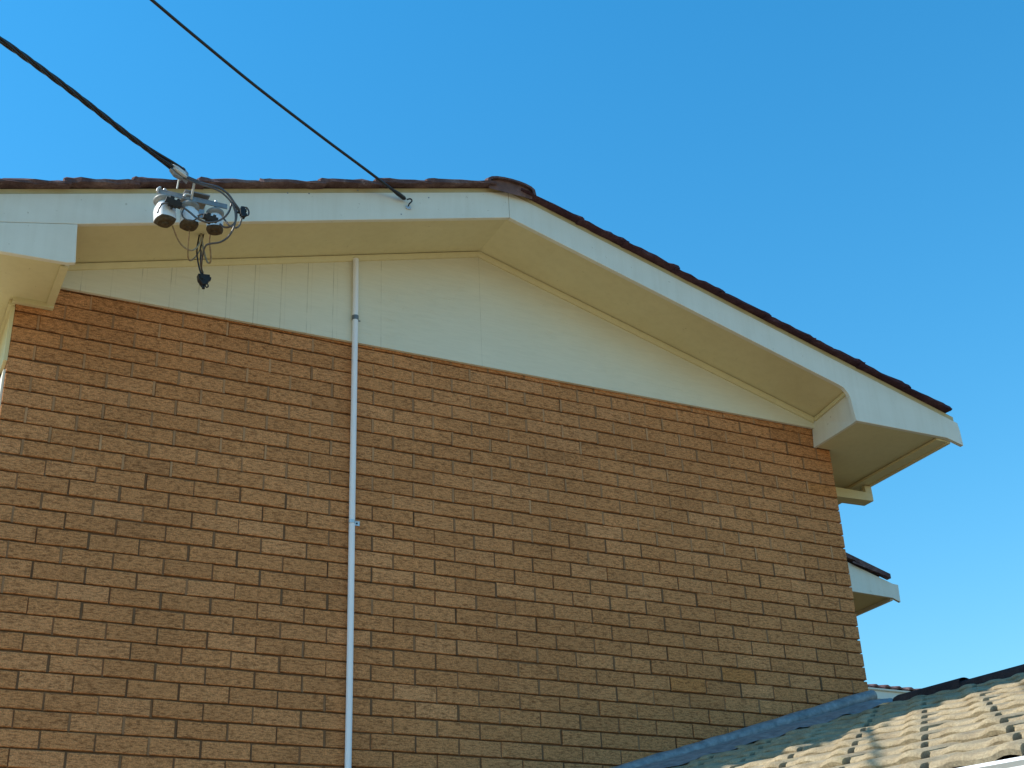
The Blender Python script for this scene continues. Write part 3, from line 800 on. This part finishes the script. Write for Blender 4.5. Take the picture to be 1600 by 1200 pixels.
# ================================================================== NEAR LOW ROOF (garage) AGAINST THE WALL
GX, GY = 0.285, 0.100
GM = math.hypot(GX, GY); gs = Vector((GX/GM, GY/GM)); gc = Vector((-gs.y, gs.x))
GZ = H - 1.80 - 0.016
def gpt(s_, c_, off=0.0):
    return Vector((4.9 + gs.x*s_ + gc.x*c_, gs.y*s_ + gc.y*c_, GZ + GM*s_ + off))
gar = thing("garage", "low garage under a sunlit sand coloured tiled roof abutting the brick wall", "garage", gpt(-2, -2) - Vector((0, 0, gpt(-2, -2).z)))
gt = MB()
class ClampMB(MB):
    def add(s, vs, fs, smooth=False, col=(1, 1, 1, 1)):
        MB.add(s, [(p[0], min(p[1], -0.012), p[2]) if p[0] < 4.95 else tuple(p) for p in vs], fs, smooth, col)
gt = ClampMB()
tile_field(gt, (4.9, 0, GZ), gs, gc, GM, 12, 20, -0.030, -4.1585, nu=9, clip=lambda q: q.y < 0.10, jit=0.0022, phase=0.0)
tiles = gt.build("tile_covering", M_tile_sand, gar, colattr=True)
g2 = ClampMB()
RS = -0.16                    # ridge line
rz = gpt(RS, 0).z
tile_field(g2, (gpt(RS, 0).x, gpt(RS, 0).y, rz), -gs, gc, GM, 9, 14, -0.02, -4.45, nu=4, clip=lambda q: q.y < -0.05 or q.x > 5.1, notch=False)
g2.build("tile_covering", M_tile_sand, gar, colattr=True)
k = 0; cc = -0.30
while cc > -4.4:
    L_ = 0.385
    ridge_cap("ridge_cap", gpt(RS, cc, -0.022 + random.gauss(0, 0.003)), (-gc.x, -gc.y, 0), (gs.x, gs.y, 0), 0, L_+0.04, 0.115, 0.078, -0.004, 0.014, M_cap_dark, gar)
    cc -= L_; k += 1
# wall flashing: rolled top and an apron dressed over the tiles
FLA = Vector((3.629, -0.046, 3.12)); FLB = Vector((4.831, -0.046, 3.482))
fl1 = FLB + (FLB-FLA)*((4.905-FLB.x)/(FLB.x-FLA.x)); fl0 = FLA - (FLB-FLA)*((FLA.x-1.2)/(FLB.x-FLA.x))
fr = MB()
N_ = 40
pp = [fl0.lerp(fl1, i/N_) + Vector((0, random.gauss(0, 0.0012), random.gauss(0, 0.0022))) for i in range(N_+1)]
fr.tube(pp, [0.040]*N_ + [0.034], 16)
roll = fr.build("wall_flashing", M_galv, gar)
ap = MB(); rows_ = []
for i in range(81):
    x = 1.2 + (4.86-1.2)*i/80
    r_ = []
    for j, (y, h) in enumerate(((-0.013, 0.066), (-0.12, 0.060), (-0.24, 0.052), (-0.32, 0.030))):
        zz = GZ + GX*(x-4.9) + GY*y + h + (0.007*math.sin(x*20.0 + j*0.5)+random.gauss(0, 0.002))*(j/3)
        r_.append((x, y + (random.gauss(0, 0.006) if j == 3 else 0), zz))
    rows_ += r_
ap.add(rows_, [(i*4+j, (i+1)*4+j, (i+1)*4+j+1, i*4+j+1) for i in range(80) for j in range(3)], True)
ap.build("apron", M_galv, roll)
# eave gutter
ES = -3.80
gu = MB()
def gpr(s_, z_, c_):
    q = gpt(s_, c_); return (q.x, q.y, z_)
ez = gpt(ES, 0).z - 0.012
pf = [(ES+0.00, ez-0.01), (ES+0.00, ez-0.13), (ES-0.115, ez-0.13), (ES-0.125, ez-0.030), (ES-0.135, ez-0.018), (ES-0.128, ez-0.008), (ES-0.116, ez-0.012), (ES-0.112, ez-0.120), (ES-0.006, ez-0.122), (ES-0.006, ez-0.01)]
A = [gpr(a, z, 1.1) for a, z in pf]; B = [gpr(a, z, -4.5) for a, z in pf]; n = len(pf)
gu.add(A + B, [((i+1) % n, i, n+i, n+(i+1) % n) for i in range(n)] + [tuple(range(n)), tuple(reversed(range(n, 2*n)))])
gu.build("gutter", M_white, gar)
gb_ = MB()
prof = [(-3.62, 0.0), (-3.62, gpt(-3.62, 0).z-0.07), (RS, rz-0.07), (2.5, rz-0.07-GM*(2.5-RS)), (2.5, 0.0)]
gb_.prism([gpr(a, z, -4.3) for a, z in prof], gc.to_3d()*3.9)
prof = [(-3.62, 0.0), (-3.62, gpt(-3.62, 0).z-0.07), (-1.0, gpt(-1.0, 0).z-0.07), (-1.0, 0.0)]
gb_.prism([gpr(a, z, -0.399) for a, z in prof], gc.to_3d()*0.62)
gb_.build("wall", M_rearwall, gar)
fg = MB()
pf2 = [(ES+0.001, ez-0.15), (ES+0.022, ez-0.15), (ES+0.022, ez+0.0), (ES+0.001, ez+0.0)]
fg.prism([gpr(a, z, -4.5) for a, z in pf2], gc.to_3d()*5.6)
fg.build("fascia", M_white, gar)

# ================================================================== REAR WING with its own gable end
rw = thing("rear_house", "lower brick house behind the wall showing one white barge end with dark tiles", "house", (6.6, 5.0, 0))
RY = 3.2
xa = 6.0; zr = lambda x: 5.905 - 0.30*(x - 7.812)
ra = MB()
zl = lambda x: zr(x) - 0.115
rp = [(xa, zl(xa)), (8.332, zl(8.332)), (8.405, 5.628), (8.397, 5.452), (8.307, 5.486), (7.66, 5.500), (7.62, 5.560), (xa, zl(xa)-0.20)]
ra.prism([(x, RY, z) for x, z in rp], (0, 0.028, 0))
ra.build("barge_board", M_trim, rw, bevel=0.002)
rl = MB()
rl.prism([(3.7, RY, zl(xa)-0.30*(xa-3.7)), (xa-0.002, RY, zl(xa)), (xa-0.002, RY, zl(xa)-0.20), (3.7, RY, zl(xa)-0.20-0.30*(xa-3.7))], (0, 0.028, 0))
rl.build("barge_board", M_trim, rw)
rt = MB()
tile_field(rt, (xa, RY, zl(xa)+0.02), (-1, 0), (0, 1), 0.30, 7, 16, -0.02, -0.04, nu=4, notch=False, half=False, jit=0.004)
rt.prism([(xa, RY-0.03, zl(xa)+0.03), (8.30, RY-0.03, zl(8.30)+0.03), (8.30, RY-0.03, zl(8.30)+0.075), (xa, RY-0.03, zl(xa)+0.085)], (0, 0.06, 0))
tile_field(rt, (xa, RY, zl(xa)+0.02), (1, 0), (0, 1), 0.30, 7, 16, -0.02, -0.04, nu=4, notch=False, half=False, jit=0.004)
rt.build("roof", M_tile_red, rw)
rs_ = MB()
rs_.box((7.63, RY+0.029, 5.500), (8.30, 8.0, 5.508)); rs_.build("eave_soffit", M_soffit, rw)
rf = MB(); rf.box((8.301, RY+0.029, 5.470), (8.33, 8.0, 5.640)); rf.build("fascia", M_trim, rw)
rwl = MB(); rwl.box((4.2, RY+0.45, 0), (7.7, 8.2, 5.499)); rwl.prism([(4.2, RY+0.45, 5.5), (7.7, RY+0.45, 5.5), (7.62, RY+0.45, 5.64), (xa, RY+0.45, 6.1), (4.4, RY+0.45, 5.64)], (0, 0.1, 0)); rwl.build("wall", M_rearwall, rw)

# ================================================================== FAR HOUSE: gutter and tile ends
fh = thing("far_house", "distant house showing only its pale gutter and scalloped tile ends past the wall corner", "house", (11.0, 10.0, 0))
FY = 7.0
fu = MB()
pf = [(FY, 5.635), (FY+0.012, 5.735), (FY-0.012, 5.750), (FY-0.012, 5.770), (FY+0.004, 5.772), (FY+0.110, 5.765), (FY+0.110, 5.635)]
fu.prism([(9.2, y, z) for y, z in pf], (4.2, 0, 0))
fu.build("gutter", M_trim, fh)
ff = MB(); ff.box((9.2, FY+0.1105, 5.50), (13.4, FY+0.14, 5.79)); ff.build("fascia", M_trim, fh)
ft = MB()
tile_field(ft, (9.2, FY+2.26, 6.43), (0, 1), (1, 0), 0.29, 7, 11, 0.0, 0.0, w=0.40, nu=6, notch=False, half=False, jit=0.002)
ft.build("roof", M_tile_red, fh)
fw = MB(); fw.box((9.6, FY+0.6, 0), (13.2, FY+4.5, 5.70)); fw.build("wall", M_rearwall, fh)
fs_ = MB(); fs_.box((9.2, FY+0.141, 5.51), (13.4, FY+0.6, 5.52)); fs_.build("eave_soffit", M_soffit, fh)
